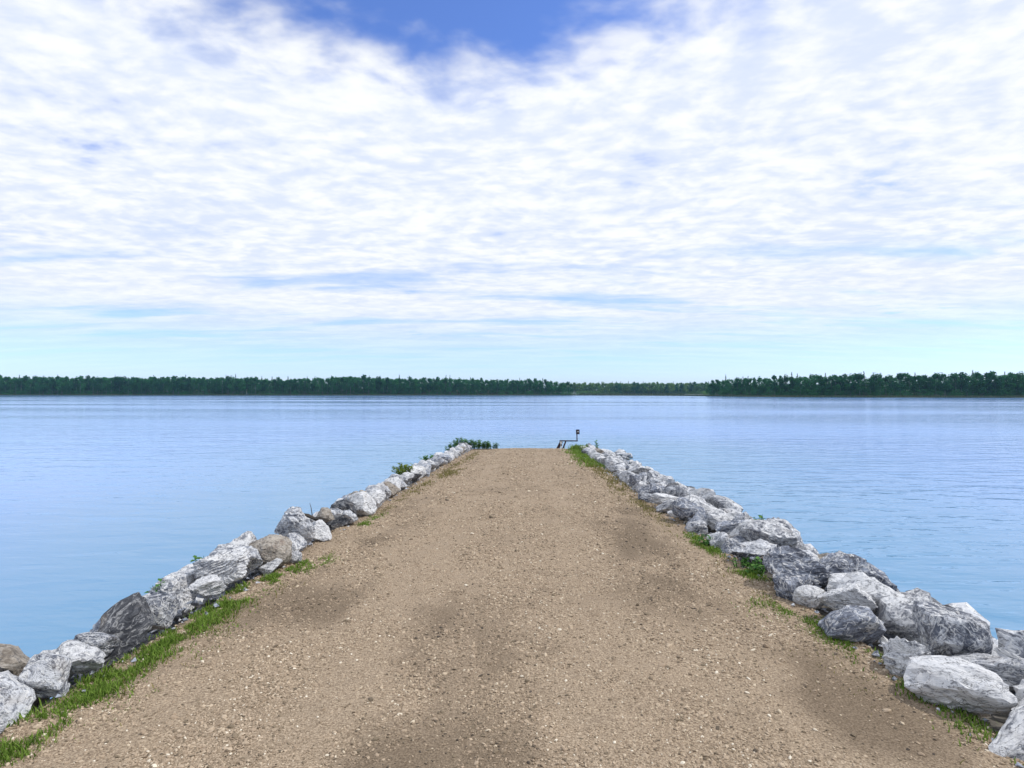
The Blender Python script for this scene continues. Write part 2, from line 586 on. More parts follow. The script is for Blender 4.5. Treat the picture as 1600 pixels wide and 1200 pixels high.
def bank_surface(t, y):
    z = bank_z(t, y) - 0.06 + 0.12 * (fbm(t * 2.3 + 60, y * 2.3 + 20, 3) - 0.5)
    z = np.where(np.abs(t) < 2.25, z - 0.12, z)
    return np.where(y > 35.5, -0.9, z)


bank = grid_obj('embankment', tb, yb, bank_surface, M_BANK)
tag(bank, kind='structure')


# ------------------------------------------------------------------ loose gravel (instanced pebbles, one object)
def build_gravel():
    pts, scl, rot, tone = [], [], [], []
    bands = [(1.7, 3.6, 8500, 0.0050), (3.6, 6.0, 5600, 0.0058), (6.0, 10.0, 2600, 0.0075), (10.0, 17.0, 900, 0.0105), (17.0, 29.0, 420, 0.013)]
    for y0, y1, dens, r0 in bands:
        n = int((y1 - y0) * 5.0 * dens)
        t = rng.uniform(-2.62, 2.62, n)
        y = rng.uniform(y0, y1, n)
        dm = dirt_mask(t, y)
        cl = fbm(t * 2.2 + 70, y * 1.6 + 33, 3)
        keep = rng.random(n) < np.clip(1.0 - 0.72 * dm, 0.1, 1) * np.clip(0.10 + 2.4 * (cl - 0.28), 0.16, 1)
        t, y, dm = t[keep], y[keep], dm[keep]
        n = len(t)
        r = r0 * np.exp(rng.normal(0, 0.38, n))
        big = rng.random(n) < 0.008
        r[big] *= 1.8
        trk = np.exp(-((t + 0.95) / 0.3) ** 2) + np.exp(-((t - 0.72) / 0.3) ** 2)
        r *= 1 - 0.22 * trk
        z = road_surface(t, y) + r * 0.12
        pts.append(np.stack([axis(y) + t, y, z], -1))
        scl.append(np.stack([r * rng.uniform(0.85, 1.5, n), r * rng.uniform(0.7, 1.1, n), r * rng.uniform(0.4, 0.75, n)], -1))
        rot.append(np.stack([rng.normal(0, 0.3, n), rng.normal(0, 0.3, n), rng.uniform(0, 6.28, n)], -1))
        tn = rng.beta(2.6, 2.6, n) * 0.86
        tn[rng.random(n) < (0.03 if y1 < 7 else 0.012)] = 0.97
        tone.append(np.clip(tn - 0.18 * dm, 0, 1))
    P, S, Q, C = map(np.concatenate, (pts, scl, rot, tone))
    me = bpy.data.meshes.new('loose_gravel')
    me.vertices.add(len(P))
    me.vertices.foreach_set('co', P.astype(np.float32).ravel())
    for nm, typ, arr in (('psc', 'FLOAT_VECTOR', S), ('prot', 'FLOAT_VECTOR', Q)):
        me.attributes.new(nm, typ, 'POINT').data.foreach_set('vector', arr.astype(np.float32).ravel())
    me.attributes.new('tone', 'FLOAT', 'POINT').data.foreach_set('value', C.astype(np.float32))
    o = bpy.data.objects.new('loose_gravel', me)
    COL.objects.link(o)
    tag(o, 'loose tan and grey gravel stones lying over the pier road', 'gravel', kind='stuff')
    ng = bpy.data.node_groups.new('pebbles', 'GeometryNodeTree')
    ng.interface.new_socket('Geometry', in_out='INPUT', socket_type='NodeSocketGeometry')
    ng.interface.new_socket('Geometry', in_out='OUTPUT', socket_type='NodeSocketGeometry')
    N, L = ng.nodes, ng.links
    gi, go = N.new('NodeGroupInput'), N.new('NodeGroupOutput')
    m2p = N.new('GeometryNodeMeshToPoints')
    L.new(gi.outputs[0], m2p.inputs['Mesh'])
    join = N.new('GeometryNodeJoinGeometry')
    for k in range(4):
        ico = N.new('GeometryNodeMeshIcoSphere')
        ico.inputs['Radius'].default_value = 1.0
        ico.inputs['Subdivisions'].default_value = 2 if k < 2 else 1
        nz = N.new('ShaderNodeTexNoise')
        nz.noise_dimensions = '4D'
        nz.inputs['W'].default_value = k * 3.7
        nz.inputs['Scale'].default_value = 0.9
        sb = N.new('ShaderNodeVectorMath')
        sb.operation = 'SUBTRACT'
        sb.inputs[1].default_value = (0.5, 0.5, 0.5)
        L.new(nz.outputs['Color'], sb.inputs[0])
        sc = N.new('ShaderNodeVectorMath')
        sc.operation = 'SCALE'
        sc.inputs['Scale'].default_value = 1.5
        L.new(sb.outputs[0], sc.inputs[0])
        sp = N.new('GeometryNodeSetPosition')
        L.new(ico.outputs['Mesh'], sp.inputs['Geometry'])
        L.new(sc.outputs[0], sp.inputs['Offset'])
        sm = N.new('GeometryNodeSetMaterial')
        sm.inputs['Material'].default_value = M_PEB
        L.new(sp.outputs[0], sm.inputs['Geometry'])
        g2i = N.new('GeometryNodeGeometryToInstance')
        L.new(sm.outputs[0], g2i.inputs[0])
        L.new(g2i.outputs[0], join.inputs[0])
    iop = N.new('GeometryNodeInstanceOnPoints')
    L.new(m2p.outputs[0], iop.inputs['Points'])
    L.new(join.outputs[0], iop.inputs['Instance'])
    iop.inputs['Pick Instance'].default_value = True
    for nm, sock in (('psc', 'Scale'), ('prot', 'Rotation')):
        at = N.new('GeometryNodeInputNamedAttribute')
        at.data_type = 'FLOAT_VECTOR'
        at.inputs['Name'].default_value = nm
        if sock == 'Rotation':
            e2r = N.new('FunctionNodeEulerToRotation')
            L.new(at.outputs['Attribute'], e2r.inputs[0])
            L.new(e2r.outputs[0], iop.inputs[sock])
        else:
            L.new(at.outputs['Attribute'], iop.inputs[sock])
    L.new(iop.outputs[0], go.inputs[0])
    md = o.modifiers.new('pebbles', 'NODES')
    md.node_group = ng
    return o


build_gravel()


# ------------------------------------------------------------------ riprap rocks
def rock_mesh(seed, sub, pointy=0.0, rounded=0.0, strata=0.3):
    rr = random.Random(seed)
    bm = bmesh.new()
    bmesh.ops.create_icosphere(bm, subdivisions=sub, radius=1.0)
    planes = []
    for _ in range(rr.randint(7, 11)):
        n = Vector((rr.gauss(0, 1), rr.gauss(0, 1), rr.gauss(0, 1))).normalized()
        planes.append((n, rr.uniform(0.42, 0.95)))
    if pointy:
        for k in range(4):
            an = k * 1.57 + rr.uniform(-.3, .3)
            planes.append((Vector((math.cos(an), math.sin(an), 0.75)).normalized(), 0.52 + 0.1 * rr.random()))
    off = Vector((rr.uniform(-50, 50), rr.uniform(-50, 50), rr.uniform(-50, 50)))
    sd = Vector((rr.gauss(0, .5), rr.gauss(0, .5), 1)).normalized()
    for v in bm.verts:
        d = v.co.normalized()
        r = 1.15
        for n, o_ in planes:
            c = n.dot(d)
            if c > 0.05:
                r = min(r, o_ / c)
        if rounded:
            r = r * (1 - rounded) + 0.78 * rounded
        q = d * r
        r += 0.06 * mn.noise(q * 1.7 + off) + 0.04 * mn.noise(q * 4.1 + off) + 0.03 * mn.noise(q * 9 + off)
        wq = q + Vector((mn.noise(q * 2 + off), mn.noise(q * 2 - off), mn.noise(q * 2 + off * .5))) * .10
        ch = 1.0 - rounded
        r += ch * (0.09 * (mn.cell(wq * 1.9 + off) * .5) + 0.05 * (mn.cell(wq * 4.3 - off) * .5))
        if sub > 3:
            r += 0.022 * mn.noise(q * 19 + off)
        w = sd.dot(q) * 7 + 1.5 * mn.noise(q * 1.3 - off)
        r += strata * 0.07 * (abs((w % 1.0) - 0.5) * 2 - 0.5)
        v.co = d * r
    bm.normal_update()
    for e_ in bm.edges:
        if len(e_.link_faces) == 2 and e_.calc_face_angle(0) > R(24):
            e_.smooth = False
    for f in bm.faces:
        f.smooth = True
    xs = [max(abs(v.co[i]) for v in bm.verts) for i in range(3)]
    for v in bm.verts:
        v.co = Vector((v.co.x / xs[0], v.co.y / xs[1], v.co.z / xs[2])) * 0.5
    me = bpy.data.meshes.new('rock')
    bm.to_mesh(me)
    bm.free()
    return me


ROCK_HI = [rock_mesh(100 + k, 4, strata=random.choice((0, .4, 1.0))) for k in range(16)]
ROCK_LO = [rock_mesh(300 + k, 3, strata=random.choice((0, .4, .8))) for k in range(14)]
_matmesh = {}


def rock_data(base, cls):
    key = (base.name, cls)
    if key not in _matmesh:
        me = base.copy()
        me.materials.clear()
        me.materials.append(ROCKM[cls])
        _matmesh[key] = me
    return _matmesh[key]


def put_rock(me, cls, t, y, z, sx, sy, sz, rz, tilt=(0, 0), label=None, group=None, name='rock'):
    o = link(name, rock_data(me, cls))
    o.location = (axis(y) + t, y, z)
    o.scale = (sx, sy, sz)
    o.rotation_euler = (tilt[0], tilt[1], rz)
    tag(o, label, 'rock', group)
    return o


OCC = []       # (t, y, r) of rocks placed by hand
# rocks that the photograph shows one by one, from the near end of each bank outwards
# t, y, base height above the road edge, width, depth, height, turn, kind of mesh, colour class, label
KEY = [
    (-2.62, 5.45, -0.04, .52, .50, .40, 0.3, dict(strata=1.6), 'white', 'broad white rock split into flat layers beside the grass strip'),
    (-2.53, 5.02, -0.05, .34, .30, .19, 1.2, dict(strata=.6), 'white', 'low white rock half sunk in the edge of the grass strip'),
    (-2.98, 5.30, -0.10, .46, .44, .40, 2.2, dict(strata=.8), 'veined', 'grey rock on the lake side of the layered white rock'),
    (-2.88, 6.25, -0.05, .50, .46, .44, 0.9, dict(strata=.2), 'veined', 'blocky grey rock wedged between the layered white rock and the tan boulder'),
    (-2.52, 6.22, -0.05, .46, .50, .41, 0.2, dict(rounded=.55, strata=0), 'tan', 'rounded tan boulder with brown pits above the grass strip'),
    (-2.40, 5.98, -0.03, .25, .20, .16, 0.5, dict(strata=.2), 'white', 'small speckled white stone leaning on the foot of the tan boulder'),
    (-2.34, 6.45, -0.03, .19, .18, .13, 2.5, dict(rounded=.4, strata=0), 'white', 'smallest white stone at the far foot of the tan boulder'),
    (-2.66, 7.25, -0.04, .50, .46, .52, 0.6, dict(pointy=1, strata=.5), 'veined', 'tall pointed grey and white rock standing up from the bank'),
    (-2.50, 7.65, -0.04, .44, .42, .30, 1.0, dict(strata=.5), 'white', 'white and grey rock just past the pointed rock'),
    (-2.62, 8.25, -0.02, .30, .30, .26, 2.0, dict(strata=.1), 'tan', 'pinkish rock with the bare twig sticking up behind it'),
    (-2.78, 8.10, -0.02, .20, .22, .20, 0.4, dict(strata=.2), 'dark', 'small black stone tucked below the pinkish rock'),
    (-2.42, 8.65, -0.04, .30, .30, .27, 1.4, dict(strata=.3), 'veined', 'squarish grey rock beside the pinkish rock'),
    (-2.46, 9.45, -0.04, .50, .52, .44, 0.2, dict(strata=.9), 'white', 'large pale ridged rock with steep streaked sides'),
    (-2.38, 10.15, -0.04, .40, .40, .38, 2.1, dict(strata=.9), 'white', 'bright white streaked rock next to the large pale ridged rock'),
    (-2.50, 11.7, -0.04, .44, .46, .38, 0.9, dict(strata=.2), 'tan', 'brownish grey rock with a smooth slanting face'),
    (2.78, 5.55, -0.10, .66, .62, .40, 0.4, dict(strata=.2), 'blue', 'big blue grey boulder with white veins beside the gravel'),
    (3.30, 5.75, -0.22, .52, .55, .42, 1.9, dict(strata=.3), 'blue', 'blue grey boulder on the lake side of the big veined boulder'),
    (2.60, 5.02, -0.06, .30, .28, .20, 0.0, dict(rounded=.6, strata=0), 'white', 'smooth pale rounded stone at the foot of the big blue grey boulder'),
    (2.72, 4.62, -0.08, .40, .44, .32, 1.1, dict(strata=.5), 'white', 'rough white rock next to the smooth pale rounded stone'),
    (2.70, 6.42, 0.06, .66, .50, .17, 0.25, dict(strata=.8), 'veined', 'flat slab jutting out over a tuft of green weeds'),
    (3.08, 6.95, -0.08, .66, .60, .42, 1.7, dict(strata=1.0), 'white', 'large rock webbed with white veins above the flat slab'),
    (3.66, 6.75, -0.28, .50, .56, .44, 0.7, dict(rounded=.4, strata=.1), 'tan', 'brown rounded boulder on the lake side of the white veined rock'),
    (3.95, 6.35, -0.45, .42, .50, .42, 2.9, dict(strata=.2), 'dark', 'dark wet boulder beyond the brown rounded one'),
    (2.88, 7.75, -0.06, .68, .55, .26, 0.5, dict(strata=.3), 'blue', 'flat topped blue grey rock above the grass tuft'),
    (3.25, 8.15, -0.08, .42, .46, .42, 0.1, dict(pointy=1, strata=.9), 'veined', 'upright streaked rock behind the flat topped blue grey rock'),
    (2.72, 9.0, -0.06, .58, .52, .34, 2.6, dict(strata=.2), 'blue', 'grey boulder with a dark hollow beneath it'),
    (2.66, 10.3, -0.04, .62, .40, .22, 0.5, dict(strata=.7), 'white', 'long pale rock lying along the gravel edge'),
]
for i, (t, y, dz, w, dp, hh, rz, kw, cls, lab) in enumerate(KEY):
    if t < 0:
        t -= 0.08
    me = rock_mesh(700 + i, 5 if y < 9 else 4, **kw)
    zb = float(bank_z(t, y)) + 0.05 + (dz if abs(t) < 2.6 else dz * 0.4) + (0.06 if abs(t) > 2.6 else 0)
    put_rock(me, cls, t, y, zb + hh * 0.42, w, dp, hh, rz, (random.uniform(-.12, .12), random.uniform(-.12, .12)), lab)
    OCC.append((t, y, max(w, dp) * 0.5))

NAMES = {'veined': 'white streaked grey', 'white': 'whitish', 'blue': 'blue grey', 'tan': 'brownish', 'dark': 'dark'}
MARKS = {          # things along each bank that a rock can be told by
    -1: [(3.4, 'the grass strip end'), (5.4, 'the layered white rock'), (6.2, 'the tan boulder'), (7.25, 'the tall pointed rock'), (8.4, 'the bare twig'),
         (9.6, 'the pale ridged rock'), (11.7, 'the brownish slanting rock'), (14.8, 'the twin yellow green bushes'), (19.0, 'the round green bush'), (26.5, 'the pier head weeds')],
    1: [(3.4, 'the rough white rock'), (4.7, 'the smooth pale stone'), (6.4, 'the jutting flat slab'), (7.8, 'the flat topped rock'), (9.0, 'the hollow grey boulder'),
        (10.4, 'the long pale rock'), (15.4, 'the thin waterside sprig'), (20.3, 'the lone yellow green bush'), (26.8, 'the low dark bush')],
}


def free(t, y, r):
    for a_, b_, c_ in OCC:
        if (a_ - t) ** 2 + (b_ - y) ** 2 < ((c_ + r) * (0.52 if t < 0 else 0.66)) ** 2:
            return False
    return True


SPARE = []         # rocks behind or below the others, joined into one mass


def fill_row(side, t0, y0, y1, smin, smax, lift, jit, row, single=True):
    y = y0
    n = 0
    while y < y1:
        s = random.uniform(smin, smax)
        yy = y + s * 0.35 + random.uniform(-.05, .05)
        bulge = (0.30 if t0 < 2.9 else 0.15) * min(1, max(0, (yy - 12) / 5)) if side > 0 else 0.0
        t = side * (t0 + bulge + random.uniform(-jit, jit))
        y += s * (random.uniform(0.50, 0.68) if side < 0 else random.uniform(0.66, 0.86))
        if not free(t, yy, s * 0.5):
            continue
        OCC.append((t, yy, s * 0.5))
        w, dp, hh = s * random.uniform(.8, 1.45), s * random.uniform(.65, 1.1), s * random.uniform(.5, 1.0)
        z = float(bank_z(t, yy)) + hh * 0.30 + lift
        z = max(z, -0.05)
        rot = (random.uniform(-.5, .5), random.uniform(-.5, .5), random.uniform(0, 6.28))
        if not single:
            SPARE.append(((axis(yy) + t, yy, z), rot, (w, dp, hh)))
            continue
        cls = random.choices(['veined', 'white', 'blue', 'tan', 'dark'], [0.40, 0.32, 0.15, 0.06, 0.07])[0]
        if z < 0.12 and random.random() < 0.5:
            cls = 'dark'
        me = random.choice(ROCK_HI if yy < 15 else ROCK_LO)
        mark = min(MARKS[side], key=lambda q: abs(q[0] - yy))[1]
        big = 'large' if s > (smin + smax) / 2 else 'small'
        lab = f'{big} {NAMES[cls]} rock {row} near {mark}'
        put_rock(me, cls, t, yy, z, w, dp, hh, rot[2], rot[:2], lab, lab.replace('rock', 'rocks', 1))
        n += 1
    return n


cnt = 0
cnt += fill_row(-1, 2.70, 2.6, 28.8, .32, .52, 0.05, .07, 'at the gravel edge')
cnt += fill_row(-1, 3.08, 2.8, 29.5, .36, .56, 0.10, .08, 'on the lake side')
fill_row(-1, 3.55, 1.8, 30.0, .50, .70, 0.0, .12, '', False)
for t_ in (2.72, 3.2, 3.8):
    fill_row(-1, t_, -5.0, 2.5, .45, .65, 0.03, .1, '', False)
cnt += fill_row(1, 2.62, 2.7, 28.0, .32, .52, 0.0, .08, 'at the gravel edge')
cnt += fill_row(1, 3.06, 3.0, 29.0, .38, .60, 0.05, .08, 'in the second row')
cnt += fill_row(1, 3.58, 3.4, 30.0, .44, .68, 0.08, .10, 'in the third row')
cnt += fill_row(1, 4.20, 4.0, 30.5, .50, .76, 0.05, .12, 'low on the slope')
fill_row(1, 4.85, 3.0, 30.5, .50, .80, 0.02, .12, '', False)
for t_ in (2.72, 3.25, 3.8, 4.35):
    fill_row(1, t_, -5.0, 2.6, .45, .65, 0.03, .1, '', False)
print('rocks', cnt, len(KEY), 'spare', len(SPARE))


def build_spare():
    from mathutils import Matrix, Euler
    V, F = [], []
    for loc, rot, sc in SPARE:
        me = random.choice(ROCK_LO)
        co = np.empty(len(me.vertices) * 3, np.float32)
        me.vertices.foreach_get('co', co)
        Mx = np.array(Matrix.LocRotScale(Vector(loc), Euler(rot), Vector(sc)))
        co = co.reshape(-1, 3) @ Mx[:3, :3].T + Mx[:3, 3]
        b = sum(len(q) for q in V)
        V.append(co)
        F += [tuple(b + i for i in p.vertices) for p in me.polygons]
    o = mesh_obj('waterside_stones', np.concatenate(V).tolist(), F, ROCKM['veined'], smooth=True)
    tag(o, 'wet grey stones massed along the foot of both banks', 'stones', kind='stuff')


build_spare()


def build_rubble():
    """small broken stone between the boulders: one uncountable mass"""
    V, F = [], []
    tet = [Vector(p) for p in ((1, 0, 0), (-1, 0, 0), (0, 1, 0), (0, -1, 0), (0, 0, 1), (0, 0, -1))]
    fc = [(0, 2, 4), (2, 1, 4), (1, 3, 4), (3, 0, 4), (2, 0, 5), (1, 2, 5), (3, 1, 5), (0, 3, 5)]
    for _ in range(5200):
        side = random.choice((-1, 1, 1))
        t = side * (2.42 + abs(random.gauss(0, 1.0)))
        y = random.uniform(1.5, 29.5)
        r = random.uniform(.02, .06) if abs(t) > 2.75 else random.uniform(.008, .026)
        z = float(bank_z(t, y)) + random.uniform(0, .05)
        base = len(V)
        c = Vector((axis(y) + t, y, z))
        for p in tet:
            V.append(c + Vector((p.x * r * random.uniform(.6, 1.5), p.y * r * random.uniform(.6, 1.5), p.z * r * random.uniform(.5, 1))) +
                     Vector((random.uniform(-.4, .4), random.uniform(-.4, .4), random.uniform(-.3, .3))) * r)
        F += [tuple(base + i for i in f) for f in fc]
    o = mesh_obj('stone_rubble', V, F, ROCKM['blue'])
    tag(o, 'small broken grey stones filling the gaps between bank rocks', 'rubble', kind='stuff')


build_rubble()


# ------------------------------------------------------------------ grass on the verges
def blades(spots, material, name, label):
    """spots: (t, y, st, sy, n, h)"""
    V, F, A = [], [], []
    for t0, y0, st, sy, n, h in spots:
        for _ in range(n):
            t = t0 + random.gauss(0, st)
            y = y0 + random.gauss(0, sy)
            cl = float(fbm(np.array(t * 7.0 + 5), np.array(y * 5.0 + 90), 3))
            if cl < 0.36 + random.uniform(0, .22):
                continue
            h_ = h * (0.45 + 1.0 * cl)
            x = axis(y) + t
            z = float(max(road_surface(np.array(t), np.array(y)), bank_z(t, y))) - 0.01
            hh = h_ * random.uniform(.35, 1.15) * (.62 if y < 12 else .9)
            w = random.uniform(.0016, .0034) * (1 + y / 7)
            an = random.uniform(0, 6.28)
            ln = random.uniform(.1, 1.1) * hh
            dx, dy = math.cos(an), math.sin(an)
            px, py = -dy * w, dx * w
            b = len(V)
            V += [(x - px, y - py, z), (x + px, y + py, z),
                  (x - px * .8 + dx * ln * .35, y - py * .8 + dy * ln * .35, z + hh * .55),
                  (x + px * .8 + dx * ln * .35, y + py * .8 + dy * ln * .35, z + hh * .55),
                  (x + dx * ln, y + dy * ln, z + hh)]
            F += [(b, b + 1, b + 3, b + 2), (b + 2, b + 3, b + 4)]
            A += [random.random()] * 5
    o = mesh_obj(name, V, F, material)
    o.data.attributes.new('tone', 'FLOAT', 'POINT').data.foreach_set('value', A)
    tag(o, label, 'grass', kind='stuff')
    return o


sp = []
for k in range(44):                                   # the long strip below the tan boulder
    y = 2.6 + k * 0.088
    sp.append((-2.42 + 0.03 * math.sin(k * .9) + (0.05 if y > 5.5 else 0), y, .085 if y < 5.6 else .06, .07, 420, .07))
sp += [(-2.12, 6.55, .08, .16, 700, .045), (-2.2, 6.2, .08, .14, 700, .05), (-2.15, 3.6, .1, .3, 420, .04), (-2.18, 4.4, .09, .25, 400, .04)]
sp += [(-2.26, 8.7, .06, .1, 460, .055), (-2.24, 9.2, .06, .3, 420, .05)]
blades(sp, M_GRASS, 'grass', 'bright green grass strip below the tan boulder')
sp = [(2.46, 5.95, .07, .12, 1100, .08), (2.42, 7.1, .07, .2, 1200, .08), (2.40, 7.6, .07, .2, 900, .08), (2.30, 4.85, .12, .16, 1500, .05), (2.42, 4.45, .08, .2, 1300, .06),
      (2.48, 4.0, .08, .3, 1200, .07), (2.5, 3.2, .08, .3, 1000, .07)]
sp += [(2.42 + .1 * math.sin(k) + .02 * k, 18.8 + k * .62, .25, .35, 520, .12) for k in range(15)]
sp += [(3.0, 27.7, .26, .3, 2600, .30), (2.75, 28.0, .2, .2, 900, .22), (2.75, 26, .3, .8, 1600, .15)]
blades(sp, M_GRASS, 'grass', 'green grass tufts growing along the bank that ends at the small sign')
sp = [(-2.3, 4.6, .13, 1.2, 1500, .06), (-2.28, 11.3, .08, .7, 600, .05), (-2.26, 10.2, .06, .5, 420, .05), (-2.20, 13.3, .1, .8, 650, .07), (-2.0, 16.3, .16, .7, 1000, .08), (-2.15, 18.5, .1, 1.2, 600, .07), (-2.0, 23, .12, 1.6, 650, .07)]
blades(sp, M_DRY, 'dry_grass', 'thin yellowish grass at the gravel edge across from the small sign')
sp = [(2.36, 5.6, .12, 1.3, 1300, .055), (2.28, 10.3, .1, .5, 900, .07), (2.35, 9.2, .1, .4, 420, .06), (2.2, 11.8, .12, .7, 550, .06), (2.35, 14, .14, 1.2, 1200, .09), (2.45, 17.5, .16, 1.2, 1200, .1), (2.4, 20, .2, .8, 500, .09),
      (2.1, 5.1, .2, .3, 700, .03), (2.1, 3.6, .14, .2, 400, .03), (2.25, 8.3, .07, .4, 360, .05)]
blades(sp, M_DRY, 'dry_grass', 'dry straw coloured grass along the bank that ends at the small sign')


# ------------------------------------------------------------------ leafy weeds
def weed(t, y, z, h, spread, nstem, material, label, group=None, leaf=0.05, name='leafy_weed'):
    root = empty(name, (axis(y) + t, y, z))
    tag(root, label, 'plant', group)
    V, F, A = [], [], []
    SV, SF = [], []
    for s in range(nstem):
        an = random.uniform(0, 6.28)
        rad = spread * math.sqrt(random.random())
        hh = h * random.uniform(.55, 1.1)
        b = Vector((math.cos(an) * rad * .7, math.sin(an) * rad * .7, -0.03))
        tip = Vector((math.cos(an) * rad * 1.25, math.sin(an) * rad * 1.25, hh))
        mid = (b + tip) / 2 + Vector((0, 0, hh * .1))
        v, f = tube([b, mid, tip], [.006, .005, .002], 4)
        k0 = len(SV)
        SV += v
        SF += [tuple(k0 + i for i in q) for q in f]
        nl = int(7 + hh * 24)
        for k in range(nl):
            u = random.uniform(.12, 1.0)
            c = (b.lerp(mid, u * 2) if u < .5 else mid.lerp(tip, u * 2 - 1))
            la = random.uniform(0, 6.28)
            d = Vector((math.cos(la), math.sin(la), random.uniform(-.1, .7))).normalized()
            sz = leaf * random.uniform(.6, 1.3)
            sd = d.cross(Vector((0, 0, 1))).normalized() * sz * .42
            k0 = len(V)
            m_ = c + d * sz * .55 + Vector((0, 0, sz * .12))
            V += [c, m_ - sd, c + d * sz * 1.25 - Vector((0, 0, sz * .15)), m_ + sd]
            F += [(k0, k0 + 1, k0 + 2), (k0, k0 + 2, k0 + 3)]
            A += [random.random()] * 4
    mesh_obj('stem', SV, SF, material, root)
    fo = mesh_obj('foliage', V, F, material, root)
    for ob, ar in ((fo, A),):
        ob.data.attributes.new('tone', 'FLOAT', 'POINT').data.foreach_set('value', ar)
    return root


for k in range(12):                                    # hedge of weeds at the head of the pier
    t = -3.55 + k * .19 + random.uniform(-.06, .06)
    y = 28.1 + random.uniform(-.35, .35)
    z = float(bank_z(t, y)) + (0.06 if t > -2.6 else .10 + min(.3, (-2.6 - t) * .5))
    weed(t, y, z, random.uniform(.34, .50) - (0.08 if k > 9 else 0), .19, 12, M_WEED,
         'dark green leafy weed in the clump on the pier head', 'leafy weeds clumped on the pier head', leaf=.085)
weed(-2.92, 14.6, float(bank_z(-2.92, 14.6)) + .30, .26, .24, 12, M_YWEED, 'yellow green bush growing out between the bank rocks', leaf=.08)
weed(-3.12, 15.1, float(bank_z(-3.12, 15.1)) + .36, .28, .18, 9, M_YWEED, 'smaller yellow green bush next to a larger one', leaf=.08)
weed(-3.1, 19.0, float(bank_z(-3.1, 19.0)) + .30, .30, .18, 12, M_WEED, 'round green bush alone on the rocks', leaf=.085)
weed(3.55, 27.6, float(bank_z(3.55, 27.6)) + .10, .62, .10, 5, M_WEED, 'tall thin leafy weed standing beside the sign bank grass', leaf=.10)
weed(3.85, 26.8, float(bank_z(3.85, 26.8)) + .18, .32, .22, 12, M_WEED, 'low dark bush at the end of the sign bank', leaf=.09)
weed(4.1, 20.3, float(bank_z(4.1, 20.3)) + .30, .24, .26, 12, M_YWEED, 'yellow green bush among the rocks of the sign bank', leaf=.08)
weed(4.75, 15.4, float(bank_z(4.75, 15.4)) + .38, .20, .12, 4, M_WEED, 'thin green sprig over a dark rock by the water', leaf=.06)
weed(3.75, 8.9, float(bank_z(3.75, 8.9)) + .34, .26, .10, 5, M_WEED, 'small green sprig poking up behind the streaked rocks', leaf=.06)
weed(2.52, 5.98, float(bank_z(2.52, 5.98)) + .0, .15, .13, 14, M_WEED, 'lush green weeds under the jutting flat slab', leaf=.045)
weed(2.48, 6.25, float(bank_z(2.48, 6.25)) + .0, .13, .10, 10, M_WEED, 'small weeds at the inner end of the flat slab', leaf=.04)
weed(2.46, 7.25, float(bank_z(2.46, 7.25)) + .0, .14, .13, 10, M_WEED, 'short weed clump in the grass tuft below the flat topped rock', leaf=.045)
weed(-3.05, 5.75, float(bank_z(-3.05, 5.75)) + .32, .16, .08, 4, M_WEED, 'green sprig behind the layered white rock', leaf=.05)
weed(-3.2, 5.2, float(bank_z(-3.2, 5.2)) + .36, .15, .10, 5, M_WEED, 'bluish sprig at the lake side of the nearest grey rocks', leaf=.05)

for k in range(6):
    t = 2.75 + k * .14 + random.uniform(-.04, .04)
    y = 27.9 + random.uniform(-.3, .3)
    weed(t, y, float(bank_z(t, y)) + .02, random.uniform(.22, .34), .14, 9, M_WEED,
         'bright leafy weed in the grass beside the steel rail', 'leafy weeds in the grass beside the steel rail', leaf=.075)

# bare twig behind the pinkish rock
v, f = tube([(0, 0, -.25), (.01, 0, .02), (-.01, .01, .12), (-.03, .01, .19)], [.008, .007, .005, .002], 5)
tw = mesh_obj('bare_twig', v, f, M_TWIG)
tw.location = (axis(8.45) - 2.98, 8.45, float(bank_z(-2.98, 8.45)) + .36)
tag(tw, 'bare dark twig standing up among the rocks', 'twig')
v, f = tube([(-.16, 0, 0.0), (-.05, .0, .035), (.06, .02, .02), (.2, .04, -.06)], [.022, .03, .026, .02], 6)
dw = mesh_obj('driftwood', v, f, M_TWIG)
dw.location = (axis(8.2) - 3.0, 8.2, float(bank_z(-3.0, 8.2)) + .40)
tag(dw, 'short dark piece of driftwood lying over the rocks by the twig', 'driftwood')


# ------------------------------------------------------------------ steel rail with small sign at the pier head
def build_rail():
    yr = Y_END + 0.35
    z0 = float(road_z(np.array(1.9), np.array(yr)))
    x0 = 2.40                                            # left end of the rail
    root = empty('steel_rail', (x0, yr, z0))
    tag(root, 'dark rusty steel rail with slanting legs and an upright sign post', 'railing')

    def b(name, p, q, w, h, m=M_RUST, par=root):
        v_, f_ = bar(p, q, w, h)
        o = mesh_obj(name, v_, f_, m, par)
        bevel_obj(o, min(w, h) * .15)
        return o
    top = .41
    b('rail', (-.02, 0, top), (.90, 0, top - .01), .055, .055)
    b('leg', (.30, 0, top - .025), (.12, 0, -.08), .07, .07)
    b('leg', (.08, -.10, top - .02), (-.17, -.10, -.08), .08, .14)
    b('leg', (.06, .12, top - .02), (-.08, .12, -.06), .07, .10)
    b('cross_brace', (.05, -.12, top - .018), (.05, .14, top - .018), .05, .05)
    b('post', (.06, -.19, -.08), (.04, -.19, top - .03), .065, .03, M_WHITE)
    b('brace_plate', (.065, -.212, .18), (.06, -.212, .25), .075, .012)
    up = b('upright', (.865, 0, top - .012), (.855, 0, top + .40), .05, .045)
    pl = b('sign_plate', (.90, -.035, top + .33), (.895, -.035, top + .565), .175, .02)
    v_, f_ = tube([(.912, -.048, top + .46), (.912, -.053, top + .46)], [.032, .032], 12)
    mesh_obj('reflector', v_, f_, M_WHITE, pl)


build_rail()


# ------------------------------------------------------------------ far shore
def at(px, D):
    """bearing (in degrees of tangent) to ground position at depth D"""
    return (px - 800) / 900.0 * D


